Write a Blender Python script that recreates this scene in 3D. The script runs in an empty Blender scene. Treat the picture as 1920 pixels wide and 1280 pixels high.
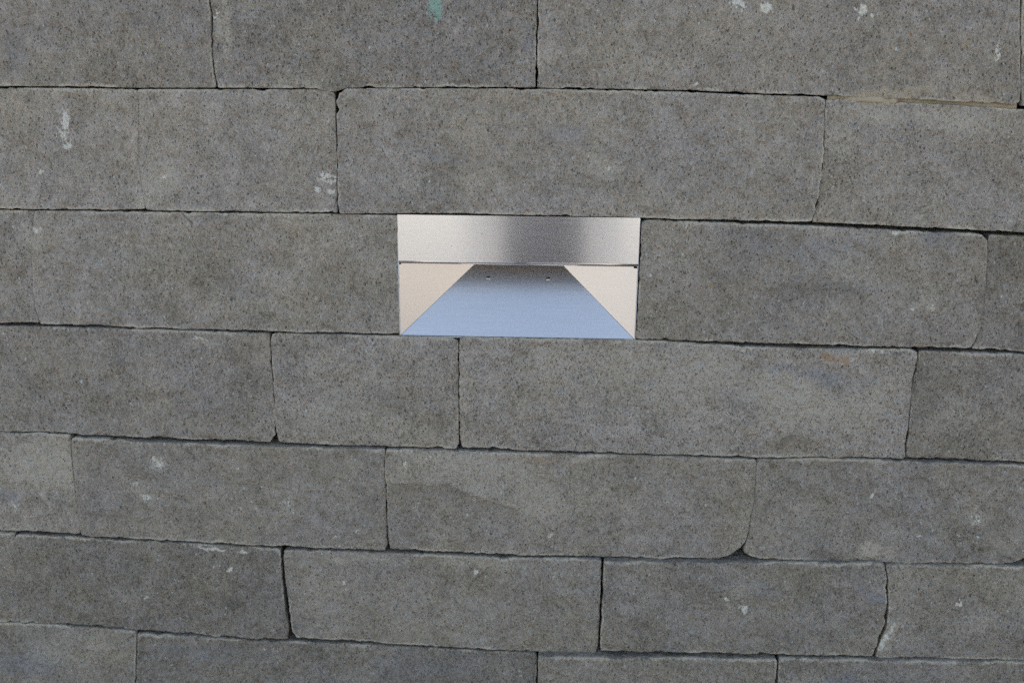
import bpy, bmesh, math, random
import numpy as np
from mathutils import Matrix, Vector, Quaternion

R = math.radians
SC = bpy.context.scene
COL = SC.collection

# ------------------------------------------------------------------ camera, sky, sun, exposure
cam = bpy.data.cameras.new('camera')
cam.lens = 35; cam.sensor_width = 36; cam.sensor_fit = 'HORIZONTAL'
cam.clip_start = 0.02; cam.clip_end = 1500
cam.dof.use_dof = True; cam.dof.focus_distance = 1.24; cam.dof.aperture_fstop = 4.0
cam_o = bpy.data.objects.new('camera', cam)
cam_o.location = (0.03376, -1.25113, 1.58513)
cam_o.rotation_euler = (R(73.49564), R(-0.87192), R(2.10031))
COL.objects.link(cam_o); SC.camera = cam_o

SUN_EL, SUN_AZ = 22.0, -6.0           # the sun stands behind the wall: its face is in shade
world = bpy.data.worlds.new('World'); SC.world = world; world.use_nodes = True
wn = world.node_tree.nodes; wl = world.node_tree.links
wn.clear()
sky = wn.new('ShaderNodeTexSky'); sky.sky_type = 'NISHITA'; sky.sun_disc = False
sky.sun_elevation = R(SUN_EL); sky.sun_rotation = R(SUN_AZ)
sky.dust_density = 3.0; sky.ozone_density = 0.1; sky.air_density = 1.0
bg = wn.new('ShaderNodeBackground'); bg.inputs['Strength'].default_value = 0.115
wo = wn.new('ShaderNodeOutputWorld')
wl.new(sky.outputs[0], bg.inputs[0]); wl.new(bg.outputs[0], wo.inputs[0])

sun = bpy.data.lights.new('sun', 'SUN'); sun.energy = 3.8; sun.angle = R(0.5); sun.color = (1.0, 0.89, 0.76)
sun_o = bpy.data.objects.new('sun', sun)
sd = Vector((math.sin(R(SUN_AZ)) * math.cos(R(SUN_EL)), math.cos(R(SUN_AZ)) * math.cos(R(SUN_EL)), math.sin(R(SUN_EL))))
sun_o.rotation_euler = sd.to_track_quat('Z', 'Y').to_euler()
sun_o.location = (0, 6, 8)
COL.objects.link(sun_o)

SC.view_settings.view_transform = 'Standard'; SC.view_settings.look = 'None'
SC.view_settings.gamma = 1.0; SC.view_settings.use_curve_mapping = False
SC.view_settings.exposure = 2.0
SC.cycles.max_bounces = 6; SC.cycles.diffuse_bounces = 3; SC.cycles.glossy_bounces = 5
SC.cycles.use_adaptive_sampling = True; SC.cycles.adaptive_threshold = 0.01; SC.cycles.time_limit = 900
SC.cycles.sample_clamp_indirect = 1.5; SC.cycles.use_light_tree = False
SC.cycles.use_denoising = False

# ------------------------------------------------------------------ measured data (millimetres on the wall plane)
# each block: (proud of the wall plane, top edge, right edge, bottom edge, left edge), points (x, z)
BLOCKS = [
 (0,[(-768.3,1675.1),(-378.6,1682.3)],
  [(-376.6,1675.2),(-379.0,1633.0),(-377.4,1618.4),(-377.7,1601.2),(-379.6,1569.5),(-378.8,1548.1),(-376.8,1534.8)],
  [(-786.0,1528.1),(-647.5,1528.1),(-555.3,1529.4),(-472.4,1529.2),(-417.0,1529.7),(-378.4,1530.8)],
  [(-770.4,1670.3),(-789.9,1533.1)]),
 (0,[(-371.6,1682.4),(13.9,1687.7)],
  [(16.5,1683.0),(17.0,1638.5),(17.1,1588.6),(17.2,1538.8)],
  [(-372.4,1530.6),(-303.5,1531.6),(-260.5,1532.0),(-249.3,1530.6),(-239.5,1528.5),(-227.6,1529.0),(-217.7,1532.1),(-211.0,1533.1),(-115.8,1535.6),(16.6,1537.7)],
  [(-374.0,1675.2),(-376.7,1633.1),(-374.8,1618.5),(-378.0,1569.5),(-376.9,1548.1),(-374.2,1533.6)]),
 (0,[(18.9,1687.8),(570.4,1689.3)],
  [(574.8,1684.7),(581.4,1646.2),(591.5,1586.4),(599.6,1537.3)],
  [(20.5,1537.0),(58.1,1537.3),(102.2,1537.4),(146.8,1537.5),(195.8,1537.4),(227.3,1537.0),(271.1,1535.5),(315.5,1534.4),(359.6,1534.1),(384.0,1533.3),(423.7,1532.1),(469.6,1531.7),(513.6,1530.2),(557.0,1528.5),(594.5,1527.5),(599.1,1530.4)],
  [(18.1,1683.0),(18.8,1638.5),(18.9,1588.6),(19.1,1538.8)]),
 (0,[(577.7,1689.4),(942.5,1683.0)],
  [(946.9,1677.3),(991.4,1522.3)],
  [(604.3,1525.5),(656.4,1523.3),(989.4,1517.9)],
  [(577.2,1684.7),(583.6,1646.2),(593.2,1586.4),(603.2,1528.0)]),
 (0,[(-882.1,1523.3),(-647.8,1525.9),(-555.6,1526.9),(-486.6,1527.1),(-476.7,1526.1)],
  [(-475.5,1524.2),(-476.9,1502.3),(-483.2,1439.2),(-481.9,1411.0),(-479.8,1386.0),(-479.3,1379.8)],
  [(-899.8,1372.4),(-667.9,1375.2),(-596.1,1375.8),(-524.5,1376.5),(-485.7,1377.9),(-480.1,1378.8)],
  [(-885.3,1517.4),(-902.3,1377.9)]),
 (1,[(-473.0,1526.8),(-417.5,1527.9),(-360.3,1528.6),(-303.8,1529.8),(-258.2,1530.5),(-237.7,1530.2),(-231.9,1527.6),(-230.0,1525.1)],
  [(-229.6,1515.5),(-230.4,1484.6),(-230.1,1445.9),(-230.8,1415.9),(-231.4,1380.8)],
  [(-475.8,1377.0),(-382.6,1377.6),(-311.9,1378.0),(-233.1,1378.7)],
  [(-475.3,1524.2),(-476.8,1502.3),(-483.0,1439.0),(-481.7,1410.9),(-479.1,1385.8),(-477.7,1379.0)]),
 (-1,[(-220.9,1527.3),(-217.5,1530.8),(-214.2,1531.8),(-166.2,1533.1),(13.4,1535.8),(58.2,1535.6),(102.2,1535.6),(195.8,1535.2),(249.3,1533.3),(315.4,1532.5),(359.6,1532.0),(364.9,1530.2)],
  [(367.1,1527.1),(370.4,1495.6),(372.2,1462.2),(372.1,1428.3),(371.1,1405.8),(367.8,1386.3)],
  [(-225.9,1378.5),(-153.1,1379.6),(-76.5,1381.6),(39.5,1381.6),(154.8,1381.1),(205.6,1380.4),(283.5,1380.7),(329.4,1380.1),(363.7,1380.9)],
  [(-224.3,1524.7),(-227.2,1518.2),(-227.4,1511.2),(-225.9,1505.5),(-228.1,1500.3),(-227.4,1484.1),(-228.7,1439.5),(-229.0,1393.3),(-227.5,1381.2)]),
 (1.5,[(370.2,1528.9),(400.1,1529.8),(445.4,1528.0),(472.6,1526.6),(520.6,1524.9),(565.4,1522.9),(606.9,1521.4),(935.6,1513.1)],
  [(941.8,1508.2),(978.8,1370.4)],
  [(368.5,1379.2),(416.9,1378.6),(467.0,1377.3),(557.9,1374.9),(630.5,1372.9),(976.4,1367.0)],
  [(369.1,1527.0),(371.0,1505.6),(372.7,1475.5),(373.2,1451.5),(373.0,1429.9),(373.0,1406.8),(368.9,1385.3)]),
 (0.8,[(-1064.2,1368.8),(-668.7,1372.3),(-623.9,1372.9)],
  [(-624.3,1369.8),(-633.0,1327.8),(-639.4,1270.7),(-638.9,1245.4),(-636.4,1225.0)],
  [(-1083.1,1217.4),(-688.5,1222.9),(-637.3,1223.1)],
  [(-1067.6,1363.2),(-1085.5,1223.3)]),
 (0,[(-622.1,1373.0),(-547.0,1374.1),(-475.6,1374.5),(-231.0,1376.7),(-157.4,1376.6)],
  [(-154.0,1375.1),(-154.3,1311.5),(-154.0,1255.4),(-154.0,1223.6)],
  [(-632.0,1222.2),(-545.9,1221.5),(-460.8,1220.7),(-382.0,1221.2),(-292.3,1219.5),(-155.3,1220.9)],
  [(-623.2,1369.9),(-631.5,1328.0),(-637.5,1271.0),(-637.1,1245.6),(-633.9,1224.5)]),
 (-2,[(155.4,1375.9),(160.3,1377.5),(167.6,1378.2),(257.7,1376.7),(336.8,1375.8),(441.7,1372.6),(520.4,1370.5),(567.1,1370.1),(578.5,1368.2),(583.0,1364.3)],
  [(585.9,1358.3),(587.9,1342.7),(591.6,1302.3),(593.2,1268.8),(593.3,1251.9),(589.1,1231.8),(585.6,1223.9)],
  [(156.1,1223.1),(269.4,1221.6),(405.4,1220.9),(513.3,1220.8),(582.5,1221.4)],
  [(154.8,1373.2),(155.2,1346.6),(155.7,1291.9),(155.4,1235.3),(155.3,1224.9)]),
 (2,[(590.7,1368.1),(621.0,1367.8),(631.6,1367.0),(978.5,1359.5)],
  [(984.3,1354.3),(1006.8,1211.6)],
  [(589.8,1219.5),(655.4,1217.7),(1006.8,1211.6)],
  [(588.8,1363.0),(591.0,1342.0),(594.7,1301.4),(596.4,1265.0),(593.6,1230.8),(588.9,1221.3)]),
 (-2,[(-755.9,1220.5),(-687.7,1217.8),(-545.3,1218.8),(-460.3,1218.3),(-347.9,1217.7),(-332.3,1217.2)],
  [(-326.8,1213.9),(-326.8,1188.1),(-326.0,1150.0),(-325.5,1104.4),(-326.0,1074.2),(-332.7,1066.2)],
  [(-766.9,1070.5),(-707.5,1069.3),(-633.9,1069.5),(-604.5,1067.4),(-502.6,1065.8),(-415.0,1064.9),(-335.7,1064.1)],
  [(-759.0,1214.5),(-770.0,1075.1)]),
 (-2,[(-321.0,1216.6),(-316.0,1217.4),(-232.6,1217.5),(-148.7,1217.4),(-84.8,1217.1),(-79.2,1214.4)],
  [(-77.1,1209.4),(-77.0,1154.6),(-77.0,1094.7),(-76.6,1069.3),(-78.6,1063.8)],
  [(-319.7,1063.5),(-237.8,1062.5),(-151.2,1061.9),(-82.2,1061.3)],
  [(-324.1,1212.5),(-325.3,1201.0),(-325.3,1162.8),(-325.1,1118.2),(-324.9,1081.2),(-322.4,1066.5)]),
 (-3,[(-73.5,1217.4),(-67.9,1219.4),(45.1,1219.9),(149.9,1220.7),(187.9,1220.2),(242.0,1217.8),(351.5,1215.6),(432.3,1216.2),(509.2,1217.7),(516.4,1215.1)],
  [(518.8,1209.4),(518.5,1196.4),(515.6,1176.2),(517.4,1159.0),(518.0,1135.2),(518.3,1111.5),(518.0,1093.8),(519.3,1072.4)],
  [(-67.6,1063.4),(49.3,1062.2),(197.0,1062.8),(323.2,1062.2),(393.3,1063.9),(518.0,1066.6)],
  [(-75.1,1213.4),(-75.5,1184.8),(-75.5,1095.2),(-74.7,1073.6),(-72.0,1066.0)]),
 (-1,[(523.2,1215.4),(595.4,1215.2),(654.6,1213.9),(1012.8,1205.5)],
  [(1018.8,1199.9),(1039.9,1061.7)],
  [(523.5,1066.7),(603.0,1066.5),(678.1,1065.7),(1044.0,1058.8)],
  [(520.5,1212.5),(522.0,1190.0),(518.4,1172.7),(520.2,1140.5),(521.1,1110.5),(521.9,1090.0),(522.4,1069.4)]),
 (-5,[(-1057.9,1068.5),(-706.2,1067.2),(-633.4,1067.4),(-609.8,1066.5)],
  [(-609.7,1060.7),(-611.7,1033.0),(-611.5,1001.8),(-612.5,970.3),(-612.4,944.5),(-610.3,928.4),(-611.5,919.3)],
  [(-1073.1,920.3),(-726.0,918.3),(-703.0,918.2),(-666.2,918.7),(-613.7,917.0)],
  [(-1061.5,1062.1),(-1076.0,925.2)]),
 (-8,[(-602.1,1063.7),(-560.8,1063.3),(-503.6,1060.4),(-417.7,1060.2),(-331.4,1059.7),(-264.4,1059.4),(-180.1,1060.1)],
  [(-176.5,1057.1),(-178.3,1039.0),(-177.0,1013.8),(-176.9,969.8),(-176.7,937.3),(-176.0,918.0),(-178.9,910.1)],
  [(-606.3,916.4),(-516.9,913.6),(-428.4,912.5),(-325.2,910.3),(-225.3,908.8),(-181.2,907.2)],
  [(-606.2,1059.6),(-607.6,1034.4),(-608.1,1003.3),(-609.3,971.8),(-609.2,939.9),(-607.8,920.1)]),
 (-5,[(-172.6,1059.1),(-93.5,1059.9),(21.3,1059.1),(196.9,1060.3),(288.3,1058.9),(319.5,1059.3)],
  [(323.7,1056.5),(325.4,1021.4),(325.5,993.0),(323.1,978.6),(322.0,955.6),(318.2,937.3),(314.1,931.4)],
  [(-170.4,910.0),(-94.1,907.9),(-5.3,906.3),(205.7,907.7),(220.3,910.7),(283.6,910.0),(297.8,916.1),(306.1,922.1),(311.5,927.2)],
  [(-175.9,1050.4),(-177.4,1031.5),(-175.7,1012.5),(-175.2,968.4),(-175.4,935.8),(-174.0,922.7),(-172.5,914.5)]),
 (-6,[(327.8,1060.1),(394.8,1063.0),(465.2,1064.0),(528.6,1063.3),(676.5,1062.1),(686.3,1062.0)],
  [(692.0,1056.8),(699.9,994.8),(703.2,939.0),(699.3,927.5)],
  [(322.2,920.0),(329.1,916.1),(341.1,912.8),(430.2,911.9),(534.7,913.2),(679.4,916.7),(688.9,920.7),(696.2,924.2)],
  [(325.3,1056.2),(327.0,1022.0),(327.0,993.5),(324.7,973.5),(323.9,952.6),(320.4,933.0),(318.1,925.6)]),
 (-4,[(698.5,1060.8),(1039.8,1053.1)],
  [(1044.4,1047.9),(1058.2,914.0)],
  [(711.5,919.6),(1058.6,912.4)],
  [(696.1,1054.5),(703.8,993.9),(707.1,938.1),(706.9,925.9)]),
 (-6,[(-1109.6,927.9),(-1094.0,928.0),(-704.3,915.8)],
  [(-704.5,911.6),(-708.9,886.3),(-709.3,849.8),(-712.2,803.0),(-715.4,777.5)],
  [(-1118.3,793.1),(-744.7,773.7),(-717.2,773.0)],
  [(-1115.0,921.1),(-1121.2,798.3)]),
 (-9,[(-699.9,914.2),(-619.9,913.6),(-576.0,911.4),(-457.8,909.2),(-368.8,906.9),(-330.4,905.3)],
  [(-327.0,899.6),(-327.0,868.6),(-326.3,835.6),(-324.6,802.1),(-321.2,778.7),(-324.0,762.0)],
  [(-712.4,773.7),(-620.6,773.7),(-544.4,768.7),(-438.4,762.2),(-327.2,759.6)],
  [(-702.3,909.9),(-706.3,888.0),(-706.7,851.6),(-709.6,804.9),(-713.0,777.7)]),
 (-8,[(-318.7,903.5),(-225.5,903.5),(-174.5,904.0),(-94.1,903.5),(-14.1,901.3),(92.7,903.9),(119.3,903.6)],
  [(123.2,900.0),(123.5,855.8),(123.7,794.4),(122.8,766.0),(120.6,758.6)],
  [(-307.1,763.3),(-229.9,760.9),(-122.0,758.2),(-12.2,754.6),(36.0,753.9),(118.4,755.6)],
  [(-321.6,899.3),(-323.1,885.0),(-321.7,852.2),(-318.8,818.4),(-317.7,791.3),(-315.9,773.0),(-312.4,767.0)]),
 (-15,[(128.5,904.5),(219.3,907.3),(324.2,910.2),(427.7,913.1),(503.9,916.6)],
  [(507.9,913.5),(510.8,903.4),(515.2,874.0),(517.9,859.2),(519.1,844.5),(518.8,826.0),(515.7,807.7),(511.7,786.0),(509.8,773.6)],
  [(130.6,764.2),(242.9,767.3),(335.9,767.9),(442.7,768.7),(508.0,770.3)],
  [(126.1,900.7),(126.4,860.0),(126.4,799.0),(126.2,770.7),(127.9,766.2)]),
 (-13,[(514.4,913.0),(558.4,913.0),(635.8,914.9),(696.6,915.9),(1052.7,910.9)],
  [(1057.5,905.4),(1069.6,775.8)],
  [(516.5,766.8),(603.8,769.3),(696.7,771.1),(719.6,771.1),(1070.5,771.6)],
  [(511.5,910.1),(515.2,896.3),(518.8,872.9),(523.1,843.5),(523.8,824.9),(520.9,806.6),(515.6,783.7),(514.6,769.8)]),
 (-8,[(-970.8,786.6),(-743.9,771.5),(-682.4,772.1),(-621.5,769.3),(-547.5,765.5)],
  [(-544.6,758.9),(-550.7,705.9),(-554.2,677.7),(-560.3,603.3)],
  [(-983.4,624.6),(-562.9,592.9)],
  [(-974.5,779.5),(-986.5,630.1)]),
 (-10,[(-539.9,763.0),(-483.8,762.1),(-432.5,760.6),(-393.0,757.7),(-326.3,756.8),(-260.5,757.2),(-149.5,755.4),(-39.3,751.9),(33.0,753.0)],
  [(36.2,749.6),(36.7,703.5),(36.2,606.7)],
  [(-558.8,593.7),(34.8,597.3)],
  [(-542.3,757.6),(-547.8,707.4),(-551.0,679.2),(-557.9,603.1)]),
 (-23,[(40.7,755.9),(124.5,757.1),(242.2,761.4),(307.9,762.7),(368.9,764.3)],
  [(374.3,761.5),(374.7,745.9),(374.3,726.6),(374.5,615.4)],
  [(42.6,607.1),(371.9,610.7)],
  [(38.6,751.5),(39.4,712.8),(40.9,615.3)]),
 (-19,[(380.3,764.2),(468.7,766.0),(548.6,767.1),(716.9,770.8),(1052.5,769.0)],
  [(1058.2,763.2),(1067.7,619.6)],
  [(381.6,606.1),(1064.8,615.9)],
  [(378.0,759.8),(379.4,724.0),(379.4,613.4)]),
]
STAINS = [
 ('white',-570.9,1486.4,6.1,15.8,-12,1),
 ('white',-574.6,1478.4,10.9,22.5,-10,0.45),
 ('white',-569.4,1458.1,7.5,5.3,0,1),
 ('white',-609.8,1423.3,3.4,6.1,25,0.95),
 ('white',-243.5,1425.2,13.5,3.3,5,0.8),
 ('white',-241.7,1417.2,12.2,4.0,3,0.9),
 ('white',-253.6,1408.2,5.4,3.4,0,0.9),
 ('white',-238.8,1403.8,6.8,4.7,-20,0.85),
 ('white',-246.4,1383.3,8.2,2.0,0,0.6),
 ('faint',-456.3,1414.2,27.4,21.7,20,0.8),
 ('faint',-482.7,1410.3,4.8,40.8,5,0.6),
 ('white',-452.0,1417.0,4.1,6.8,0,0.65),
 ('faint',-479.4,1386.6,12.4,9.6,0,0.8),
 ('green',-105.3,1632.0,8.3,14.5,10,0.95),
 ('green',-100.9,1620.5,5.8,9.1,8,0.75),
 ('white',256.6,1637.5,9.4,4.8,10,1),
 ('white',286.0,1630.8,6.3,7.2,25,1),
 ('white',260.3,1629.8,3.1,2.4,0,0.7),
 ('white',390.2,1632.2,3.7,3.6,0,1),
 ('white',403.3,1631.8,6.8,7.8,15,1),
 ('white',399.8,1624.6,2.5,3.0,0,0.9),
 ('white',414.6,1626.0,3.1,3.0,0,0.9),
 ('white',564.7,1594.5,2.5,8.6,-8,0.9),
 ('white',569.6,1582.4,3.7,4.9,0,1),
 ('white',214.0,1544.6,3.2,3.8,0,0.8),
 ('sand',439.0,1537.1,47.6,6.3,2,1.25),
 ('sand',476.4,1542.7,25.3,6.3,3,1.15),
 ('sand',547.4,1533.3,31.6,6.3,-6,1),
 ('sand',394.9,1533.2,25.5,2.5,-3,0.7),
 ('sand',433.9,1527.0,38.2,5.1,-3,0.6),
 ('sand',504.5,1522.5,38.1,3.8,-4,0.7),
 ('faint',429.2,1512.4,51.1,14.0,-4,0.8),
 ('faint',532.0,1507.9,76.3,14.0,-4,0.7),
 ('faint',393.9,1483.1,19.3,32.2,25,0.6),
 ('faint',276.5,1493.8,12.9,25.7,10,0.6),
 ('faint',446.2,1477.7,19.3,12.9,0,0.4),
 ('white',85.9,1452.7,5.9,4.6,-30,0.42),
 ('white',107.6,1438.7,8.6,4.0,-25,0.55),
 ('faint',102.7,1445.2,29.7,14.5,-25,0.7),
 ('blue',65.1,1483.5,26.2,12.9,0,0.6),
 ('blue',-89.9,1451.3,40.0,26.3,0,0.3),
 ('white',-622.3,1349.2,8.4,5.6,0,0.55),
 ('faint',-628.7,1342.1,21.1,19.8,0,0.6),
 ('white',-606.6,1303.9,7.1,1.4,0,0.6),
 ('white',-640.3,1260.1,10.0,2.9,0,0.35),
 ('faint',-410.0,1203.8,35.8,7.4,-4,0.6),
 ('white',-420.3,1209.4,12.9,3.7,-8,0.5),
 ('sand',-546.6,1200.2,32.5,22.4,0,0.35),
 ('brown',-607.9,1168.7,43.8,22.8,10,0.4),
 ('brown',-638.9,1212.6,21.7,10.5,0,0.4),
 ('faint',-220.4,1118.9,65.0,38.3,0,0.5),
 ('dark',-180.6,1127.7,32.4,26.7,0,0.7),
 ('faint',-261.4,1178.1,28.6,17.9,0,0.4),
 ('faint',253.0,1184.6,62.5,44.2,0,0.7),
 ('faint',360.7,1146.8,83.6,37.4,-15,0.8),
 ('blue',357.3,1183.0,34.6,6.6,-10,1.2),
 ('blue',402.9,1176.9,31.8,11.8,-8,1),
 ('blue',442.0,1167.6,34.5,14.8,20,0.7),
 ('blue',298.2,1141.3,35.0,18.8,0,0.5),
 ('orange',403.5,1204.7,11.0,4.4,-8,1.2),
 ('orange',424.4,1202.3,8.2,3.7,-25,1.1),
 ('orange',428.5,1196.6,3.4,3.7,0,0.8),
 ('orange',329.4,1104.5,42.2,15.3,5,0.3),
 ('white',459.6,1212.7,5.5,3.6,0,0.75),
 ('white',474.7,1212.4,4.8,2.9,0,0.7),
 ('white',295.8,1214.9,5.5,2.9,0,0.5),
 ('brown',366.7,1082.7,42.4,16.9,15,0.7),
 ('sand',381.2,1079.3,56.5,17.0,0,0.5),
 ('dark',362.1,1086.3,9.9,4.6,30,1.2),
 ('dark',349.6,1076.0,5.7,3.9,30,0.9),
 ('faint',585.8,1127.1,34.6,22.7,10,0.5),
 ('dark',547.2,1155.8,41.3,59.7,0,0.35),
 ('sand',418.1,1064.2,35.3,2.3,0,0.9),
 ('faint',424.6,1324.2,40.0,20.8,-8,0.5),
 ('blue',362.4,1343.4,80.0,20.6,-5,0.5),
 ('dark',400.8,1295.9,94.1,15.4,0,0.5),
 ('white',516.3,1286.1,4.0,3.5,0,0.55),
 ('white',528.0,1274.4,4.7,5.7,20,0.55),
 ('white',504.7,1271.7,2.7,2.1,0,0.7),
 ('faint',521.0,1281.3,20.1,14.1,0,0.6),
 ('blue',526.4,1360.6,39.5,13.6,-6,0.6),
 ('faint',543.3,1285.3,33.4,28.2,0,0.35),
 ('white',473.1,1368.9,10.5,2.7,-4,0.6),
 ('white',352.7,1374.4,7.9,2.0,0,0.5),
 ('white',212.9,1372.7,5.3,2.7,0,0.5),
 ('faint',-519.3,988.0,26.4,18.0,-20,0.6),
 ('white',-525.9,998.3,10.5,3.3,-10,0.55),
 ('white',-512.2,976.0,7.6,7.4,-40,0.7),
 ('white',-489.3,1031.5,10.4,6.4,-10,0.65),
 ('faint',-489.5,1029.1,17.9,11.2,0,0.6),
 ('white',-476.4,989.4,6.0,2.4,-30,0.55),
 ('white',-380.6,1026.1,3.0,4.0,0,0.8),
 ('white',-421.9,987.1,4.5,4.1,0,0.5),
 ('white',-366.5,976.7,5.2,4.1,0,0.55),
 ('white',-380.2,972.2,3.0,4.9,0,0.6),
 ('white',-314.1,978.4,6.7,5.7,0,0.6),
 ('white',-305.1,962.5,5.2,4.9,0,0.6),
 ('white',-248.9,925.8,8.3,3.3,30,0.7),
 ('white',-222.1,940.7,6.0,3.3,0,0.55),
 ('faint',-310.7,970.4,19.5,16.3,0,0.5),
 ('white',-420.4,901.5,22.9,3.4,-4,0.8),
 ('white',-378.7,899.7,13.7,3.4,-5,0.7),
 ('white',-425.2,909.7,9.1,1.7,0,0.9),
 ('white',-526.8,822.0,3.1,3.5,20,1.3),
 ('white',-402.6,871.0,3.1,3.4,10,1.4),
 ('white',-555.0,811.4,3.1,2.6,0,1.2),
 ('dark',-406.9,818.6,17.1,7.0,-8,0.7),
 ('white',-239.9,857.3,3.8,6.0,0,0.8),
 ('white',-239.5,843.7,3.1,6.9,0,0.6),
 ('faint',-242.6,890.2,15.2,8.4,0,0.7),
 ('white',-51.7,879.3,2.3,4.2,10,0.9),
 ('faint',-46.6,892.9,75.0,8.4,-3,0.6),
 ('faint',-197.1,894.3,30.2,8.4,-3,0.5),
 ('white',-109.3,1051.9,11.7,4.7,5,0.6),
 ('faint',-98.4,1053.0,29.1,6.3,0,0.6),
 ('white',-148.1,1040.4,2.2,3.2,0,1.2),
 ('white',53.3,937.8,7.4,4.9,25,0.75),
 ('white',-54.5,986.9,7.4,4.0,-20,0.55),
 ('faint',-47.4,1038.9,116.5,31.5,-6,0.7),
 ('faint',33.6,989.8,44.0,40.1,-30,0.7),
 ('sand',198.0,1050.4,43.0,17.2,0,0.3),
 ('sand',183.6,1052.3,17.9,4.7,0,0.5),
 ('orange',39.5,1051.0,43.4,2.3,-2,0.7),
 ('faint',57.9,904.1,29.8,3.3,-2,0.9),
 ('faint',89.9,1053.3,21.6,5.5,0,0.7),
 ('white',482.4,1010.8,2.8,10.3,-8,0.8),
 ('faint',491.8,930.0,18.8,14.8,0,0.9),
 ('white',486.2,934.7,6.5,7.4,0,0.45),
 ('faint',516.1,926.8,8.7,9.9,-30,0.7),
 ('white',626.3,981.4,8.5,9.6,40,0.5),
 ('faint',627.2,985.4,14.2,16.0,0,0.6),
 ('white',606.0,958.3,4.3,2.4,0,0.7),
 ('white',631.0,959.2,5.7,2.4,0,0.7),
 ('white',552.8,952.4,5.7,1.6,-5,0.7),
 ('dark',344.3,990.4,4.3,8.0,-25,0.8),
 ('brown',450.2,1017.6,8.6,4.7,-20,0.8),
 ('dark',328.7,987.5,3.6,48.1,3,0.5),
 ('white',325.0,835.7,6.0,9.4,20,0.95),
 ('white',300.0,850.0,5.2,5.1,-35,0.7),
 ('faint',316.4,868.3,18.5,16.8,0,0.6),
 ('white',520.5,823.5,3.0,5.1,0,0.9),
 ('dark',387.5,796.1,7.5,6.1,0,0.9),
 ('blue',497.7,866.6,29.3,5.9,-22,1),
 ('blue',327.2,872.9,59.1,16.8,-5,0.6),
 ('white',617.9,857.6,2.2,3.4,0,1),
 ('faint',649.8,830.1,26.4,18.8,20,0.6),
 ('blue',634.5,833.8,36.7,17.1,0,0.5),
 ('brown',362.6,806.3,44.9,17.2,0,0.35),
 ('white',522.4,795.2,4.5,22.5,-18,0.95),  # lit bevel painted white along a stone's left edge
 ('white',529.0,814.4,3.0,13.7,-8,0.7),  # upper end of the painted lit bevel
 ('faint',524.8,799.7,11.9,31.1,-14,0.9),  # wider pale band of the same painted lit bevel
 ('faint',198.7,1160.9,105.0,55.9,-5,0.55),
 ('faint',29.5,1171.1,77.6,44.6,0,0.4),
 ('faint',459.2,1138.4,55.5,60.1,0,0.5),
 ('faint',266.5,1095.0,84.9,23.0,0,0.35),
 ('faint',113.5,1500.5,104.3,19.2,0,0.25),
 ('faint',-329.0,1249.6,105.9,18.1,-3,0.35),
 ('faint',-479.8,1142.0,87.4,30.6,20,0.3),
 ('faint',383.7,1457.1,38.9,39.1,30,0.3),
 ('faint',-655.0,1019.9,52.8,40.5,0,0.9),
 ('white',-700.5,957.6,13.8,8.3,0,0.35),
 ('blue',-706.6,969.7,22.9,16.6,0,0.6),
 ('faint',-601.6,738.1,23.9,13.6,0,0.5),
 ('faint',-667.5,717.5,48.1,27.5,0,0.4),
 ('blue',-709.3,702.2,64.5,23.1,0,0.7),
 ('blue',-436.0,735.7,94.8,18.0,-4,0.5),
 ('blue',-123.3,721.3,93.6,22.4,0,0.5),
 ('white',12.7,717.9,3.9,7.2,20,0.5),
 ('blue',460.5,729.9,30.2,12.4,15,0.8),
 ('faint',415.0,729.8,45.4,12.4,0,0.4),
 ('faint',-361.2,1608.9,10.4,55.6,0,0.7),
 ('white',-372.5,1614.8,3.9,11.1,0,0.6),
 ('blue',-628.1,1573.8,26.7,38.1,0,0.5),
 ('sand',-290.0,1536.3,39.6,3.8,0,0.7),
 ('faint',28.1,1571.5,11.6,11.2,0,0.6),
 ('blue',7.1,1589.7,12.8,18.5,0,0.7),
 ('faint',162.2,1561.2,38.5,14.9,0,0.4),
 ('blue',-536.1,1624.8,131.2,12.4,0,0.3),
]
SCAR = [(-177.3,1008.5),(-149.3,1011.0),(-120.1,1008.7),(-89.3,1009.7),(-61.5,997.1),(-28.4,984.5),(-2.7,979.0),(26.9,963.8),(60.6,942.2)]
CRACKS = [[(-448.1,1051.4),(-443.3,1046.1),(-437.8,1040.7),(-438.8,1038.3)],[(-432.2,1374.0),(-424.5,1365.9),(-419.3,1361.9),(-419.1,1355.0)]]
ROW_OF = [0, 0, 0, 0, 1, 1, 1, 1, 2, 2, 2, 2, 3, 3, 3, 3, 4, 4, 4, 4, 4, 5, 5, 5, 5, 5, 6, 6, 6, 6]
SAND_T = [[384.0, 423.7, 469.6, 513.7, 557.0, 594.5], [1533.0, 1531.8, 1531.3, 1529.6, 1528.1, 1527.2]]
SAND_B = [[369.7, 399.7, 444.9, 472.1, 520.0, 564.8, 606.2], [1529.6, 1529.8, 1528.1, 1526.7, 1525.0, 1522.9, 1521.5]]


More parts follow.
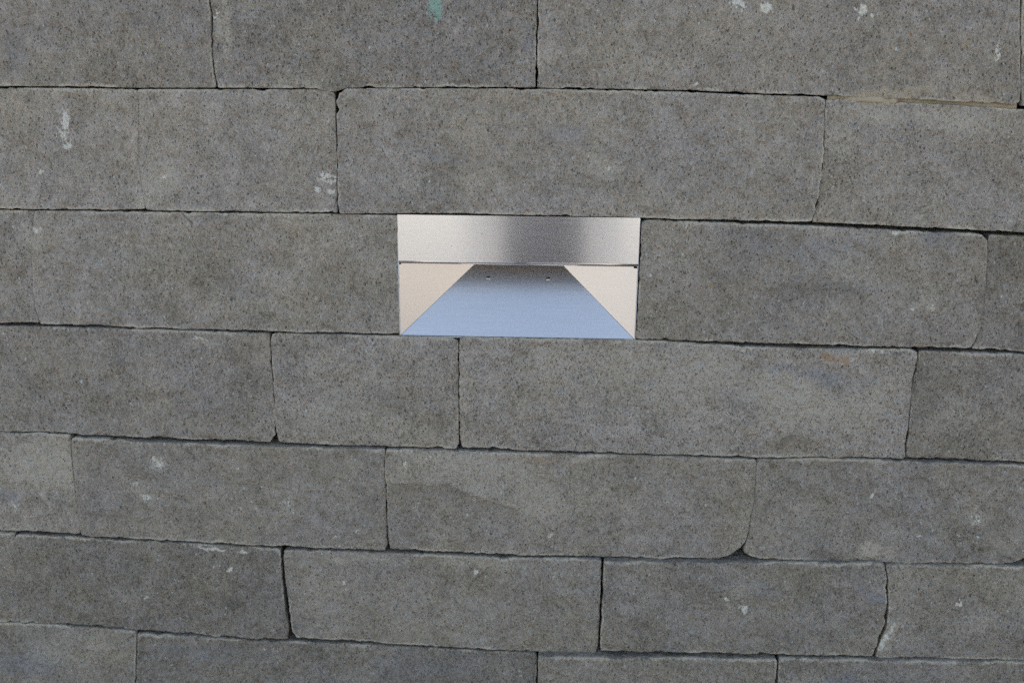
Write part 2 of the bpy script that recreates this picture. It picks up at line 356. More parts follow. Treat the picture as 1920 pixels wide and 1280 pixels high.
# ------------------------------------------------------------------ noise
_rng = np.random.RandomState(11)
_LAT = _rng.rand(257, 257)
def vnoise(x, z):
    xi = np.floor(x).astype(int); zi = np.floor(z).astype(int)
    fx = x - xi; fz = z - zi
    fx = fx * fx * fx * (fx * (fx * 6 - 15) + 10); fz = fz * fz * fz * (fz * (fz * 6 - 15) + 10)
    a = _LAT[xi % 257, zi % 257]; b = _LAT[(xi + 1) % 257, zi % 257]
    c = _LAT[xi % 257, (zi + 1) % 257]; d = _LAT[(xi + 1) % 257, (zi + 1) % 257]
    return (a * (1 - fx) + b * fx) * (1 - fz) + (c * (1 - fx) + d * fx) * fz      # 0..1
def fbm(x, z, size, octs=3, seed=0.0):
    v = 0.0; amp = 1.0; tot = 0.0; f = 1.0 / size
    for k in range(octs):
        v = v + amp * (vnoise(x * f + seed + 13.7 * k, z * f + 1.7 * seed + 7.1 * k) - 0.5) * 2
        tot += amp; amp *= 0.55; f *= 2.03
    return v / tot * 1.6                                                          # about -1..1

# ------------------------------------------------------------------ materials
class NT:
    def __init__(s, name):
        s.m = bpy.data.materials.new(name); s.m.use_nodes = True
        s.t = s.m.node_tree; s.t.nodes.clear()
        s.out = s.t.nodes.new('ShaderNodeOutputMaterial')
        s.b = s.t.nodes.new('ShaderNodeBsdfPrincipled')
        s.t.links.new(s.b.outputs[0], s.out.inputs[0])
    def n(s, typ, **kw):
        o = s.t.nodes.new('ShaderNode' + typ)
        for k, v in kw.items(): setattr(o, k, v)
        return o
    def put(s, sock, v):
        if hasattr(v, 'links') or isinstance(v, bpy.types.NodeSocket): s.t.links.new(v, sock)
        else: sock.default_value = v
    def math(s, op, a, b=0.0, c=0.0, clamp=False):
        o = s.n('Math', operation=op, use_clamp=clamp)
        for i, v in enumerate((a, b, c)): s.put(o.inputs[i], v)
        return o.outputs[0]
    def mix(s, f, a, b, mode='MIX'):
        o = s.n('Mix', data_type='RGBA', blend_type=mode); o.clamp_factor = True
        s.put(o.inputs[0], f); s.put(o.inputs[6], a); s.put(o.inputs[7], b)
        return o.outputs[2]
    def noise(s, vec, scale, detail=2, rough=0.55, dist=0.0):
        o = s.n('TexNoise'); s.t.links.new(vec, o.inputs['Vector'])
        o.inputs['Scale'].default_value = scale; o.inputs['Detail'].default_value = detail
        o.inputs['Roughness'].default_value = rough; o.inputs['Distortion'].default_value = dist
        return o.outputs[0]
    def vor(s, vec, scale, rand=1.0):
        o = s.n('TexVoronoi'); s.t.links.new(vec, o.inputs['Vector'])
        o.inputs['Scale'].default_value = scale; o.inputs['Randomness'].default_value = rand
        return o
    def step(s, v, a, b):
        o = s.n('MapRange', interpolation_type='SMOOTHSTEP'); s.put(o.inputs[0], v)
        o.inputs[1].default_value = a; o.inputs[2].default_value = b
        return o.outputs[0]
    def vmath(s, op, a, b):
        o = s.n('VectorMath', operation=op); s.put(o.inputs[0], a); s.put(o.inputs[1], b)
        return o.outputs[0]
    def attr(s, name):
        return s.n('Attribute', attribute_name=name)

def concrete(name, detail=True):
    k = NT(name)
    tc = k.n('TexCoord'); oi = k.n('ObjectInfo')
    off = k.n('CombineXYZ')
    k.put(off.inputs[0], k.math('MULTIPLY', oi.outputs['Random'], 37.0))
    k.put(off.inputs[1], k.math('MULTIPLY', oi.outputs['Random'], 11.0))
    k.put(off.inputs[2], k.math('MULTIPLY', oi.outputs['Random'], 23.0))
    P = k.vmath('ADD', tc.outputs['Object'], off.outputs[0])
    # gently stretched along the split direction
    mp = k.n('Mapping'); k.put(mp.inputs[0], P)
    mp.inputs['Rotation'].default_value = (0, R(35), 0); mp.inputs['Scale'].default_value = (1.0, 1.0, 0.62)
    Q = mp.outputs[0]
    warm = (0.318, 0.257, 0.189, 1); cool = (0.310, 0.260, 0.222, 1)
    big = k.noise(P, 9.0, 4, 0.6); mid = k.noise(P, 38.0, 4, 0.62); n3 = k.noise(P, 16.0, 3, 0.6, 0.4)
    hue = k.step(k.math('ADD', k.math('MULTIPLY', big, 0.65), k.math('MULTIPLY', mid, 0.35)), 0.30, 0.70)
    c = k.mix(hue, warm, cool)
    # tone: large clouds, middle mottling, sandy grain
    g1 = k.noise(Q, 420.0, 3, 0.7); g2 = k.noise(Q, 1050.0, 2, 0.6); g3 = k.noise(Q, 150.0, 3, 0.65)
    tone = k.math('ADD', k.math('MULTIPLY', k.math('SUBTRACT', n3, 0.5), 0.75), 1.0)
    tone = k.math('ADD', tone, k.math('MULTIPLY', k.math('SUBTRACT', mid, 0.5), 0.65))
    tone = k.math('ADD', tone, k.math('MULTIPLY', k.math('SUBTRACT', g3, 0.5), 0.85))
    tone = k.math('ADD', tone, k.math('MULTIPLY', k.math('SUBTRACT', g1, 0.5), 1.5))
    tone = k.math('ADD', tone, k.math('MULTIPLY', k.math('SUBTRACT', g2, 0.5), 1.45))
    tone = k.math('ADD', tone, k.math('MULTIPLY', k.math('SUBTRACT', oi.outputs['Random'], 0.5), 0.16))
    tone = k.math('MULTIPLY', k.math('MAXIMUM', tone, 0.25), k.n('ObjectInfo').outputs['Alpha'])
    c = k.mix(1.0, c, tone, 'MULTIPLY')
    h = k.math('ADD', k.math('MULTIPLY', g1, 0.55), k.math('MULTIPLY', g2, 0.3))
    h = k.math('ADD', h, k.math('MULTIPLY', g3, 0.8))
    h = k.math('ADD', h, k.math('MULTIPLY', k.noise(Q, 75.0, 2, 0.6), 1.3))
    # dark pores: elongated little holes, a random few of the cells
    pores = None
    for sc, lo, rad in ((230.0, 0.76, 0.24), (100.0, 0.90, 0.13), (420.0, 0.66, 0.30)):
        v = k.vor(Q, sc); sep = k.n('SeparateColor'); k.put(sep.inputs[0], v.outputs['Color'])
        wob = k.math('ADD', v.outputs['Distance'], k.math('MULTIPLY', k.math('SUBTRACT', g1, 0.5), 0.35))
        p = k.math('MULTIPLY', k.math('GREATER_THAN', sep.outputs[0], k.math('ADD', lo - 0.07, k.math('MULTIPLY', oi.outputs['Random'], 0.16))), k.math('SUBTRACT', 1.0, k.step(wob, rad * 0.55, rad)))
        p = k.math('MULTIPLY', p, k.math('ADD', 0.45, k.math('MULTIPLY', sep.outputs[1], 0.55)))
        pores = p if pores is None else k.math('MAXIMUM', pores, p)
    c = k.mix(k.math('MULTIPLY', pores, 0.64), c, (0.030, 0.030, 0.032, 1))
    h = k.math('SUBTRACT', h, k.math('MULTIPLY', pores, 1.1))
    # aggregate grains showing: pale, ochre, rust
    for sc, lo, rad, col, st in ((120.0, 0.92, 0.13, (0.55, 0.54, 0.50, 1), 0.85), (270.0, 0.86, 0.22, (0.50, 0.49, 0.46, 1), 0.75),
                                 (44.0, 0.86, 0.085, (0.36, 0.25, 0.11, 1), 0.75), (36.0, 0.92, 0.07, (0.30, 0.12, 0.05, 1), 0.8), (52.0, 0.9, 0.075, (0.34, 0.33, 0.14, 1), 0.7)):
        v = k.vor(k.vmath('ADD', Q, (sc * .37, 1.1, sc * .19)), sc); sep = k.n('SeparateColor'); k.put(sep.inputs[0], v.outputs['Color'])
        wob = k.math('ADD', v.outputs['Distance'], k.math('MULTIPLY', k.math('SUBTRACT', g1, 0.5), 0.22))
        rr = k.math('MULTIPLY', sep.outputs[2], rad)
        p = k.math('MULTIPLY', k.math('GREATER_THAN', sep.outputs[0], lo), k.math('LESS_THAN', wob, k.math('ADD', rr, rad * 0.3)))
        c = k.mix(k.math('MULTIPLY', p, st), c, col)
    if detail:
        fine = k.math('ADD', k.math('MULTIPLY', g1, 0.5), k.math('MULTIPLY', k.noise(P, 170.0, 4, 0.7), 0.5))
        dn = k.math('MULTIPLY', k.math('SUBTRACT', fine, 0.5), 1.9)
        a = k.attr('stain'); sa = k.n('SeparateColor'); k.put(sa.inputs[0], a.outputs['Color'])
        b = k.attr('tint'); sb = k.n('SeparateColor'); k.put(sb.inputs[0], b.outputs['Color'])
        rim = k.attr('rim').outputs['Fac']
        def lay(c, v, col, lo, hi, amt, nz=1.0):
            f = k.step(k.math('ADD', v, k.math('MULTIPLY', dn, nz)), lo, hi)
            f = k.math('MULTIPLY', f, k.step(v, 0.02, 0.12))
            return k.mix(k.math('MULTIPLY', f, amt), c, col)
        c = lay(c, sb.outputs[0], (0.215, 0.215, 0.240, 1), 0.1, 0.9, 0.42, 0.9)        # bluish film
        c = lay(c, sb.outputs[2], (0.20, 0.155, 0.105, 1), 0.1, 0.9, 0.55, 0.6)        # brown
        c = lay(c, b.outputs['Alpha'], (0.115, 0.100, 0.082, 1), 0.15, 0.95, 0.55, 0.7)  # dark damp, also the chip and crack marks
        c = lay(c, a.outputs['Alpha'], (0.47, 0.395, 0.31, 1), 0.1, 0.95, 0.80, 1.3)  # faint lime bloom, and a lit bevel painted pale
        c = lay(c, rim, (0.56, 0.47, 0.365, 1), 0.2, 0.92, 0.78, 1.25)                  # scuffed rim
        c = lay(c, sa.outputs[2], (0.44, 0.35, 0.245, 1), 0.25, 1.0, 0.6, 1.6)       # sandy smear
        c = lay(c, sb.outputs[1], (0.38, 0.22, 0.115, 1), 0.2, 0.85, 0.6, 1.1)         # rust
        c = lay(c, sa.outputs[0], (0.69, 0.62, 0.52, 1), 0.32, 0.64, 0.88, 1.6)       # lime splashes, and a lit bevel painted white
        c = lay(c, sa.outputs[1], (0.27, 0.45, 0.36, 1), 0.22, 0.85, 0.68, 1.0)         # green paint
    bm_ = k.n('Bump'); bm_.inputs['Strength'].default_value = 1.0; bm_.inputs['Distance'].default_value = 0.0048
    k.put(bm_.inputs['Height'], h)
    k.put(k.b.inputs['Normal'], bm_.outputs[0])
    k.put(k.b.inputs['Base Color'], c)
    k.b.inputs['Roughness'].default_value = 0.95
    k.b.inputs['Specular IOR Level'].default_value = 0.25
    return k.m

def steel(name, rough=0.27, base=(0.66, 0.63, 0.60, 1), aniso=0.72):
    k = NT(name)
    tc = k.n('TexCoord')
    mp = k.n('Mapping'); k.put(mp.inputs[0], tc.outputs['UV']); mp.inputs['Scale'].default_value = (10.0, 620.0, 1.0)
    st = k.noise(mp.outputs[0], 1.0, 3, 0.6)
    mp2 = k.n('Mapping'); k.put(mp2.inputs[0], tc.outputs['UV']); mp2.inputs['Scale'].default_value = (30.0, 1700.0, 1.0)
    s2 = k.noise(mp2.outputs[0], 1.0, 2, 0.6)
    f = k.math('ADD', k.math('MULTIPLY', st, 0.6), k.math('MULTIPLY', s2, 0.4))
    c = k.mix(k.step(f, 0.3, 0.7), (base[0] * .91, base[1] * .91, base[2] * .91, 1), base)
    # a few specks of dust and pits
    v = k.vor(tc.outputs['Object'], 130.0); sep = k.n('SeparateColor'); k.put(sep.inputs[0], v.outputs['Color'])
    p = k.math('MULTIPLY', k.math('GREATER_THAN', sep.outputs[0], 0.95), k.math('LESS_THAN', v.outputs['Distance'], k.math('MULTIPLY', sep.outputs[1], 0.11)))
    c = k.mix(k.math('MULTIPLY', p, 0.8), c, (0.12, 0.11, 0.10, 1))
    k.put(k.b.inputs['Base Color'], c)
    k.put(k.b.inputs['Metallic'], k.math('SUBTRACT', 1.0, k.math('MULTIPLY', p, 0.8)))
    k.put(k.b.inputs['Roughness'], k.math('ADD', rough - 0.05, k.math('MULTIPLY', f, 0.10)))
    k.b.inputs['Anisotropic'].default_value = aniso
    k.b.inputs['Anisotropic Rotation'].default_value = 0.25
    tg = k.n('Tangent', direction_type='UV_MAP'); k.put(k.b.inputs['Tangent'], tg.outputs[0])
    b = k.n('Bump'); b.inputs['Strength'].default_value = 0.02; b.inputs['Distance'].default_value = 0.0002
    k.put(b.inputs['Height'], f); k.put(k.b.inputs['Normal'], b.outputs[0])
    return k.m

def plain(name, col, rough=0.9, nscale=60.0, var=0.35, metal=0.0, bump=0.0):
    k = NT(name); tc = k.n('TexCoord')
    n = k.noise(tc.outputs['Object'], nscale, 5, 0.65)
    t = k.math('ADD', 1.0 - var, k.math('MULTIPLY', n, 2 * var))
    k.put(k.b.inputs['Base Color'], k.mix(1.0, col, t, 'MULTIPLY'))
    k.b.inputs['Roughness'].default_value = rough; k.b.inputs['Metallic'].default_value = metal
    if bump:
        b = k.n('Bump'); b.inputs['Strength'].default_value = 0.7; b.inputs['Distance'].default_value = bump
        k.put(b.inputs['Height'], n); k.put(k.b.inputs['Normal'], b.outputs[0])
    return k.m

M_CON = concrete('tumbled_concrete')
M_CON2 = concrete('tumbled_concrete_plain', detail=False)
M_STEEL = steel('brushed_steel', 0.19, (0.79, 0.725, 0.67, 1), 0.98)
M_FUNNEL = steel('brushed_steel_sides', 0.21, (0.63, 0.61, 0.59, 1), 0.8)
M_BASE = steel('brushed_steel_base', 0.26, (0.78, 0.68, 0.62, 1), 0.85)
M_FASTENER = plain('screw_steel', (0.46, 0.44, 0.41, 1), 0.32, 300, 0.1, 1.0)
M_CORE = plain('wall_core_earth', (0.06, 0.05, 0.04, 1), 1.0, 40, 0.4)
M_SAND = plain('joint_sand', (0.38, 0.30, 0.20, 1), 1.0, 900, 0.5, 0, 0.0006)
M_PAVE = plain('pale_paving', (0.36, 0.357, 0.352, 1), 0.9, 3.0, 0.18)
M_WARM_STRIP = plain('added_strip_tan', (0.345, 0.318, 0.288, 1), 0.95, 5.0, 0.2)

# ------------------------------------------------------------------ object helpers
def tag(o, **kw):
    for a, b in kw.items(): o[a] = b
    return o
def empty(name, loc=(0, 0, 0)):
    o = bpy.data.objects.new(name, None); o.empty_display_size = 0.05; o.location = loc; COL.objects.link(o); return o
def link(name, me, mat, parent=None, smooth=False):
    me.materials.append(mat) if not me.materials else None
    if smooth: me.polygons.foreach_set('use_smooth', np.ones(len(me.polygons), bool))
    o = bpy.data.objects.new(name, me); COL.objects.link(o)
    if parent is not None: o.parent = parent
    return o

# ------------------------------------------------------------------ stones
def run(pts, c0, c1):
    p = np.array([c0] + list(pts) + [c1], float)
    d = np.hypot(*np.diff(p, axis=0).T); keep = np.r_[True, d > 1e-6]; p = p[keep]
    d = np.hypot(*np.diff(p, axis=0).T)
    return p, np.r_[0, np.cumsum(d)]
def sample(rc, t):
    p, a = rc; q = t * a[-1]
    return np.stack([np.interp(q, a, p[:, 0]), np.interp(q, a, p[:, 1])], 1)
def params(n, fine=2.1):
    e = np.array([0, .35, .8, 1.4, 2.2, 3.2, 4.6, 6.4, 8.4])
    m = max(4, int((n - 2 * e[-1]) / fine))
    return np.r_[e[:-1], np.linspace(e[-1], n - e[-1], m), (n - e[:-1])[::-1]] / n
def corner(a, b):                       # a on the horizontal edge, b on the vertical one
    a = np.array(a); b = np.array(b); x = np.array([b[0], a[1]])
    mid = (a + b) / 2
    return mid + 0.58 * (x - mid)
CHAN = {'white': 0, 'green': 1, 'sand': 2, 'faint': 3, 'blue': 4, 'orange': 5, 'brown': 6, 'dark': 7}

TIGHT = {(4, 'R'), (5, 'L'), (8, 'R'), (9, 'L'), (21, 'R'), (22, 'L'), (10, 'R'), (11, 'L'), (16, 'R'), (17, 'L'), (18, 'R'), (19, 'L')}
def build_stone(data, idx, parent):
    tight = {q for i_, q in TIGHT if i_ == idx}
    off, T, Rr, B, L = data
    tl, tr = corner(T[0], L[0]), corner(T[-1], Rr[0])
    bl, br = corner(B[0], L[-1]), corner(B[-1], Rr[-1])
    cT, cB, cL, cR = run(T, tl, tr), run(B, bl, br), run(L, tl, bl), run(Rr, tr, br)
    W = (cT[1][-1] + cB[1][-1]) / 2; H = (cL[1][-1] + cR[1][-1]) / 2
    s = params(W); t = params(H); sd = idx * 3.17
    def edge(rc, u, inward, n, k=1.0):
        p = sample(rc, u)
        x, z = p[:, 0], p[:, 1]
        a = k * (0.15 * np.abs(fbm(x, z, 9, 3, sd)) + 2.8 * np.clip(fbm(x, z, 19, 3, sd + 5) - 0.5, 0, 1) + 1.6 * np.clip(fbm(x, z, 8, 2, sd + 15) - 0.45, 0, 1) + 0.35 * np.clip(fbm(x, z, 4.5, 2, sd + 9), 0, 1)) - (0.50 if k > .5 else 1.0)
        a *= np.clip(np.minimum(u, 1 - u) * n / 6.0, 0, 1)
        return p + np.array(inward) * a[:, None]
    eT, eB = edge(cT, s, (0, -1), W), edge(cB, s, (0, 1), W)
    eL, eR = edge(cL, t, (1, 0), H, .15 if 'L' in tight else 1), edge(cR, t, (-1, 0), H, .15 if 'R' in tight else 1)
    S, TT = np.meshgrid(s, t)           # rows go down
    g = ((1 - TT)[..., None] * eT[None] + TT[..., None] * eB[None] + (1 - S)[..., None] * eL[:, None] + S[..., None] * eR[:, None]
         - ((1 - S) * (1 - TT))[..., None] * tl - (S * (1 - TT))[..., None] * tr - ((1 - S) * TT)[..., None] * bl - (S * TT)[..., None] * br)
    X, Z = g[..., 0], g[..., 1]
    el, er, et, eb = S * W, (1 - S) * W, TT * H, (1 - TT) * H
    rr = np.clip(1.5 + 2.2 * fbm(X, Z, 38, 3, sd + 2), 0.6, 6.0)
    u2 = 0
    for e, k in ((el, .25 if 'L' in tight else 1.2), (er, .25 if 'R' in tight else 1.2), (et, 1.0), (eb, 0.9)):
        u2 = u2 + np.clip(1 - e / (rr * k), 0, 1) ** 2
    u = np.sqrt(np.clip(u2, 0, 1))
    depth = rr * (1 - np.sqrt(1 - u * u * 0.995))
    # cleft face: slow waves, shallow scoops, sandy relief
    em = np.minimum(np.minimum(el, er), np.minimum(et, eb))
    calm = np.clip(em / 9, 0.25, 1)
    rough = 0.75 + 0.7 * ((idx * 0.618) % 1)
    rel = 1.3 * fbm(X, Z, 130, 2, sd + 20) + 1.5 * rough * fbm(X * .8 + Z * .45, Z * .8 - X * .2, 34, 3, sd + 30) * calm + 1.45 * rough * fbm(X * .85 + Z * .4, Z * .8 - X * .3, 12, 2, sd + 40) + 0.50 * rough * fbm(X, Z, 5.5, 2, sd + 44)
    rel += 0.9 * np.clip(fbm(X, Z, 60, 3, sd + 55) - 0.45, 0, 1) * calm
    if 'L' in tight: rel *= np.clip(el / 18, 0.05, 1)
    if 'R' in tight: rel *= np.clip(er / 18, 0.05, 1)
    sx, sz = np.array(SCAR).T
    st8 = np.zeros((8,) + X.shape)
    if idx == SCAR_STONE:
        zl = np.interp(X, sx, sz) + 1.6 * fbm(X, Z, 12, 3, 3.3)
        inside = 1 / (1 + np.exp(-(Z - zl) / 0.5)) * np.clip((sx[-1] + 22 - X) / 45, 0, 1)
        rel -= 1.6 * inside
        st8[3] += 0.55 * inside * np.clip(1 - (Z - zl) / 90, 0.3, 1)
        st8[6] += 0.5 * np.clip(1 - inside * 3, 0, 1) * np.clip((zl - Z) / 4, 0, 1) * np.clip(1 - (zl - Z) / 55, 0, 1) * np.clip((sx[-1] + 40 - X) / 60, 0, 1)
    for cr in CRACKS:
        for (x0, z0), (x1, z1) in zip(cr[:-1], cr[1:]):
            if abs(X.mean() - x0) > 500 or abs(Z.mean() - z0) > 90: continue
            q = np.clip(((X - x0) * (x1 - x0) + (Z - z0) * (z1 - z0)) / ((x1 - x0) ** 2 + (z1 - z0) ** 2), 0, 1)
            dd = np.hypot(X - x0 - q * (x1 - x0), Z - z0 - q * (z1 - z0))
            rel += 1.5 * np.exp(-(dd / 1.1) ** 2); st8[7] += 1.2 * np.exp(-(dd / 1.2) ** 2)
    Y = off + depth + rel
    x0, x1, z0, z1 = X.min(), X.max(), Z.min(), Z.max()
    WX = 4.5 * fbm(X, Z, 14, 3, 1.3); WZ = 4.5 * fbm(X, Z, 14, 3, 8.9)
    for kind, px, pz, a, b, tilt, stn in STAINS:
        m = max(a, b) * 2
        if px + m < x0 or px - m > x1 or pz + m < z0 or pz - m > z1: continue
        c, sn = math.cos(R(tilt)), math.sin(R(tilt))
        dx, dz = X - px + WX, Z - pz + WZ
        q = ((dx * c + dz * sn) / a) ** 2 + ((-dx * sn + dz * c) / b) ** 2
        v = stn * np.exp(-(1.25 if kind == 'white' else 0.75) * q ** 1.4)
        if kind in ('white', 'green') : v = v * (pz > z0) * (pz < z1) * (px > x0) * (px < x1)
        st8[CHAN[kind]] = np.maximum(st8[CHAN[kind]], v)
    rim = np.clip(1 - np.minimum(np.minimum(el + 99 * ('L' in tight), er + 99 * ('R' in tight)) * 1.5, np.minimum(et, eb)) / 6.5, 0, 1) * np.clip(0.72 + 0.95 * fbm(X, Z, 40, 3, sd + 77), 0.0, 1.0)
    nr, nc = X.shape; n = nr * nc
    V = np.stack([X, Y, Z], -1).reshape(-1, 3)
    id_ = np.arange(n).reshape(nr, nc)
    F = np.stack([id_[:-1, :-1], id_[1:, :-1], id_[1:, 1:], id_[:-1, 1:]], -1).reshape(-1, 4)
    ring = np.r_[id_[0, :-1], id_[:-1, -1], id_[-1, :0:-1], id_[:0:-1, 0]]          # clockwise seen from the front
    cx, cz = X.mean(), Z.mean(); rings = [ring]; Vs = [V]; base = n
    for dy, inset in ((7, .15), (22, .5), (142, .8)):
        w = V[ring].copy(); w[:, 1] = np.maximum(w[:, 1] + 1, off + dy) if dy < 100 else dy
        w[:, 0] -= np.sign(w[:, 0] - cx) * inset * np.clip(np.abs(w[:, 0] - cx) / (W / 2), 0, 1) ** 8
        w[:, 2] -= np.sign(w[:, 2] - cz) * inset * np.clip(np.abs(w[:, 2] - cz) / (H / 2), 0, 1) ** 8
        Vs.append(w); rings.append(base + np.arange(len(ring))); base += len(ring)
    quads = [F]
    for a, b in zip(rings[:-1], rings[1:]):
        quads.append(np.stack([a, np.roll(a, -1), np.roll(b, -1), b], -1))
    F = np.concatenate(quads); V = np.concatenate(Vs) / 1000
    back = rings[-1][::-1]
    org = np.array([cx, 0, Z.min()]) / 1000
    V = V - org
    me = bpy.data.meshes.new('stone_block')
    nv, nf = len(V), len(F)
    me.vertices.add(nv); me.vertices.foreach_set('co', V.astype(np.float32).ravel())
    me.loops.add(nf * 4 + len(back)); me.loops.foreach_set('vertex_index', np.r_[F.ravel(), back].astype(np.int32))
    me.polygons.add(nf + 1)
    me.polygons.foreach_set('loop_start', np.r_[np.arange(nf) * 4, nf * 4].astype(np.int32))
    me.polygons.foreach_set('loop_total', np.r_[np.full(nf, 4), len(back)].astype(np.int32))
    me.update(calc_edges=True); me.validate()
    ext = nv - n
    for nm, ch in (('stain', (0, 1, 2, 3)), ('tint', (4, 5, 6, 7))):
        at = me.attributes.new(nm, 'FLOAT_COLOR', 'POINT')
        arr = np.concatenate([np.stack([st8[c].ravel() for c in ch], -1), np.zeros((ext, 4))])
        at.data.foreach_set('color', arr.astype(np.float32).ravel())
    at = me.attributes.new('rim', 'FLOAT', 'POINT')
    at.data.foreach_set('value', np.r_[rim.ravel(), np.zeros(ext)].astype(np.float32))
    o = link('stone_block', me, M_CON, parent, smooth=True)
    o.location = org; o.color = (1, 1, 1, TONE_FALLOFF[idx])     # stone's own paleness; lowest courses darkened to mimic light falloff
    return o

TONE_FALLOFF = [.95, .97, 1.0, .95, 1.04, 1.04, 1.0, 1.02, .97, 1.02, .93, .90, .96, 1.13, 1.20, .95, 1.14, .90, .99, .93, .98, .89, .86, .94, .92, .96, .86, .86, .92, .92]
wall = empty('block_wall', (0, 0, 0))
tag(wall, label='wall of grey tumbled concrete blocks laid dry in uneven courses', category='wall')
SCAR_STONE = 18
for i, bdat in enumerate(BLOCKS):
    build_stone(bdat, i, wall)

# courses above, below and beside the ones in view: plain bevelled blocks of the same kind
def coarse(x0, x1, z0, z1, off):
    bm = bmesh.new()
    bmesh.ops.create_cube(bm, size=1)
    for v in bm.verts:
        v.co = ((v.co.x) * (x1 - x0 - 2), (v.co.y + .5) * (142 - off) + off, (v.co.z + .5) * (z1 - z0 - 1.6))
        v.co /= 1000
    bmesh.ops.bevel(bm, geom=[e for e in bm.edges], offset=0.004, segments=2, affect='EDGES')
    me = bpy.data.meshes.new('stone_block'); bm.to_mesh(me); bm.free()
    o = link('stone_block', me, M_CON2, wall); o.location = ((x0 + x1) / 2000, 0, z0 / 1000)
rnd = random.Random(5)
def course(xa, xb, z0, z1, off):
    x = xa
    while x < xb - 60:
        w = rnd.choice((400, 600, 300, 600))
        if xb - x - w < 160: w = xb - x
        coarse(x, x + w, z0, z1, off + rnd.uniform(-3, 3)); x += w
ROWS = {}
for bdat in BLOCKS:
    zs = [p[1] for p in bdat[1]] + [p[1] for p in bdat[3]]; xs = [p[0] for p in bdat[2]] + [p[0] for p in bdat[4]]
    ROWS.setdefault(ROW_OF[BLOCKS.index(bdat)], []).append((min(xs), max(xs), bdat[1], bdat[3], bdat[0]))
for rk, L in ROWS.items():
    L.sort()
    xa, xb = L[0][0], L[-1][1]
    zt, zb = L[0][2][0][1], L[0][3][0][1]; course(-2300, xa - 1, zb, zt, L[0][4])
    zt, zb = L[-1][2][-1][1], L[-1][3][-1][1]; course(xb + 1, 2300, zb, zt, L[-1][4])
zlow = min(p[1] for L in ROWS[6] for p in L[3])
k = 0
while zlow > 20:
    z0 = max(0, zlow - 152) if zlow - 152 > 60 else 0
    course(-2300, 2300, z0, zlow - 1.5, -24 - 3 * k); zlow = z0; k += 1
ztop = max(p[1] for L in ROWS[0] for p in L[2])
for j in range(4):  # unseen upper courses, added to lengthen the wall's shadow
    course(-2300 - 90 * j, 2300, ztop + 1.5 + 156 * j, ztop + 156 * (j + 1), 1)

def box_mesh(name, x0, x1, y0, y1, z0, z1, bev=0.0):
    bm = bmesh.new(); bmesh.ops.create_cube(bm, size=1)
    for v in bm.verts:
        v.co = ((x0 + x1) / 2 + v.co.x * (x1 - x0), (y0 + y1) / 2 + v.co.y * (y1 - y0), (z0 + z1) / 2 + v.co.z * (z1 - z0))
    if bev: bmesh.ops.bevel(bm, geom=list(bm.edges), offset=bev, segments=2, affect='EDGES')
    me = bpy.data.meshes.new(name); bm.to_mesh(me); bm.free(); return me
link('wall_core', box_mesh('wall_core', -2.3, 2.3, .146, .45, 0.0, ztop / 1000 + .62), M_CORE, wall)  # unseen backing, added so no sun leaks through the joints

# sand that has run into the open joint at the upper right
def sand_fill():
    xs = np.linspace(372, 600, 150); V = []; F = []
    for x in xs:
        zt = np.interp(x, SAND_T[0], SAND_T[1]); zb = np.interp(x, SAND_B[0], SAND_B[1])
        w = float(np.interp(x, [372, 392, 398, 452, 460, 500, 600], [7.0, 5.0, 0.8, 0.6, 7.5, 9.0, 6.0]))
        w += 1.4 * float(fbm(np.array([x]), np.array([0.0]), 9, 3, 4.0)[0])
        for j in range(4):
            f = j / 3
            V.append((x, w + (0.8 if j in (0, 3) else 0) + 25 * (j == 9), zb - 2.2 + (zt - zb + 4.4) * f))
    for i in range(len(xs) - 1):
        for j in range(3):
            a = i * 4 + j; F.append((a, a + 4, a + 5, a + 1))
    n = len(V)
    for (x, y, z) in list(V): V.append((x, 60, z))
    for i in range(len(xs) - 1):
        for j in (0, 3):
            a = i * 4 + j; F.append((a, a + n, a + 4 + n, a + 4) if j == 0 else (a, a + 4, a + 4 + n, a + n))
    me = bpy.data.meshes.new('joint_sand'); me.from_pydata([(x / 1000, y / 1000, z / 1000) for x, y, z in V], [], F); me.update()
    o = link('joint_sand', me, M_SAND, wall, True); o['kind'] = 'stuff'
sand_fill()

# ------------------------------------------------------------------ recessed steel wall light
light = empty('wall_light', (0, 0, 1.2202))
light.rotation_euler = (0, -0.0075, 0)
tag(light, label='brushed stainless steel light recessed in the grey block wall with a funnel opening', category='wall light')
HW, HH, HOOD = 153.0, 159.3, 95.8      # half width, height, lower edge of the hood

def plate(name, pts, mat, th=0.9, uvdir=(1, 0, 0), bev=0.25):
    """a bent or flat sheet: the polygon pts (front side, anticlockwise seen from outside), thickened inwards"""
    P = [Vector(p) for p in pts]
    nrm = Vector((0, 0, 0))
    for a, b in zip(P, P[1:] + P[:1]): nrm += a.cross(b)
    nrm.normalize()
    bm = bmesh.new()
    A = [bm.verts.new(p / 1000) for p in P]; Bv = [bm.verts.new((p - nrm * th) / 1000) for p in P]
    bm.faces.new(A); bm.faces.new(Bv[::-1])
    for i in range(len(P)):
        j = (i + 1) % len(P); bm.faces.new((A[i], Bv[i], Bv[j], A[j]))
    if bev: bmesh.ops.bevel(bm, geom=list(bm.edges), offset=bev / 1000, segments=1, affect='EDGES')
    uvl = bm.loops.layers.uv.new('UVMap')
    u = Vector(uvdir); u = (u - nrm * u.dot(nrm)).normalized(); v = nrm.cross(u)
    for f in bm.faces:
        for l in f.loops: l[uvl].uv = (l.vert.co.dot(u) + 1.7, l.vert.co.dot(v) + 2.3)
    me = bpy.data.meshes.new(name); bm.to_mesh(me); bm.free()
    return link(name, me, mat, light)

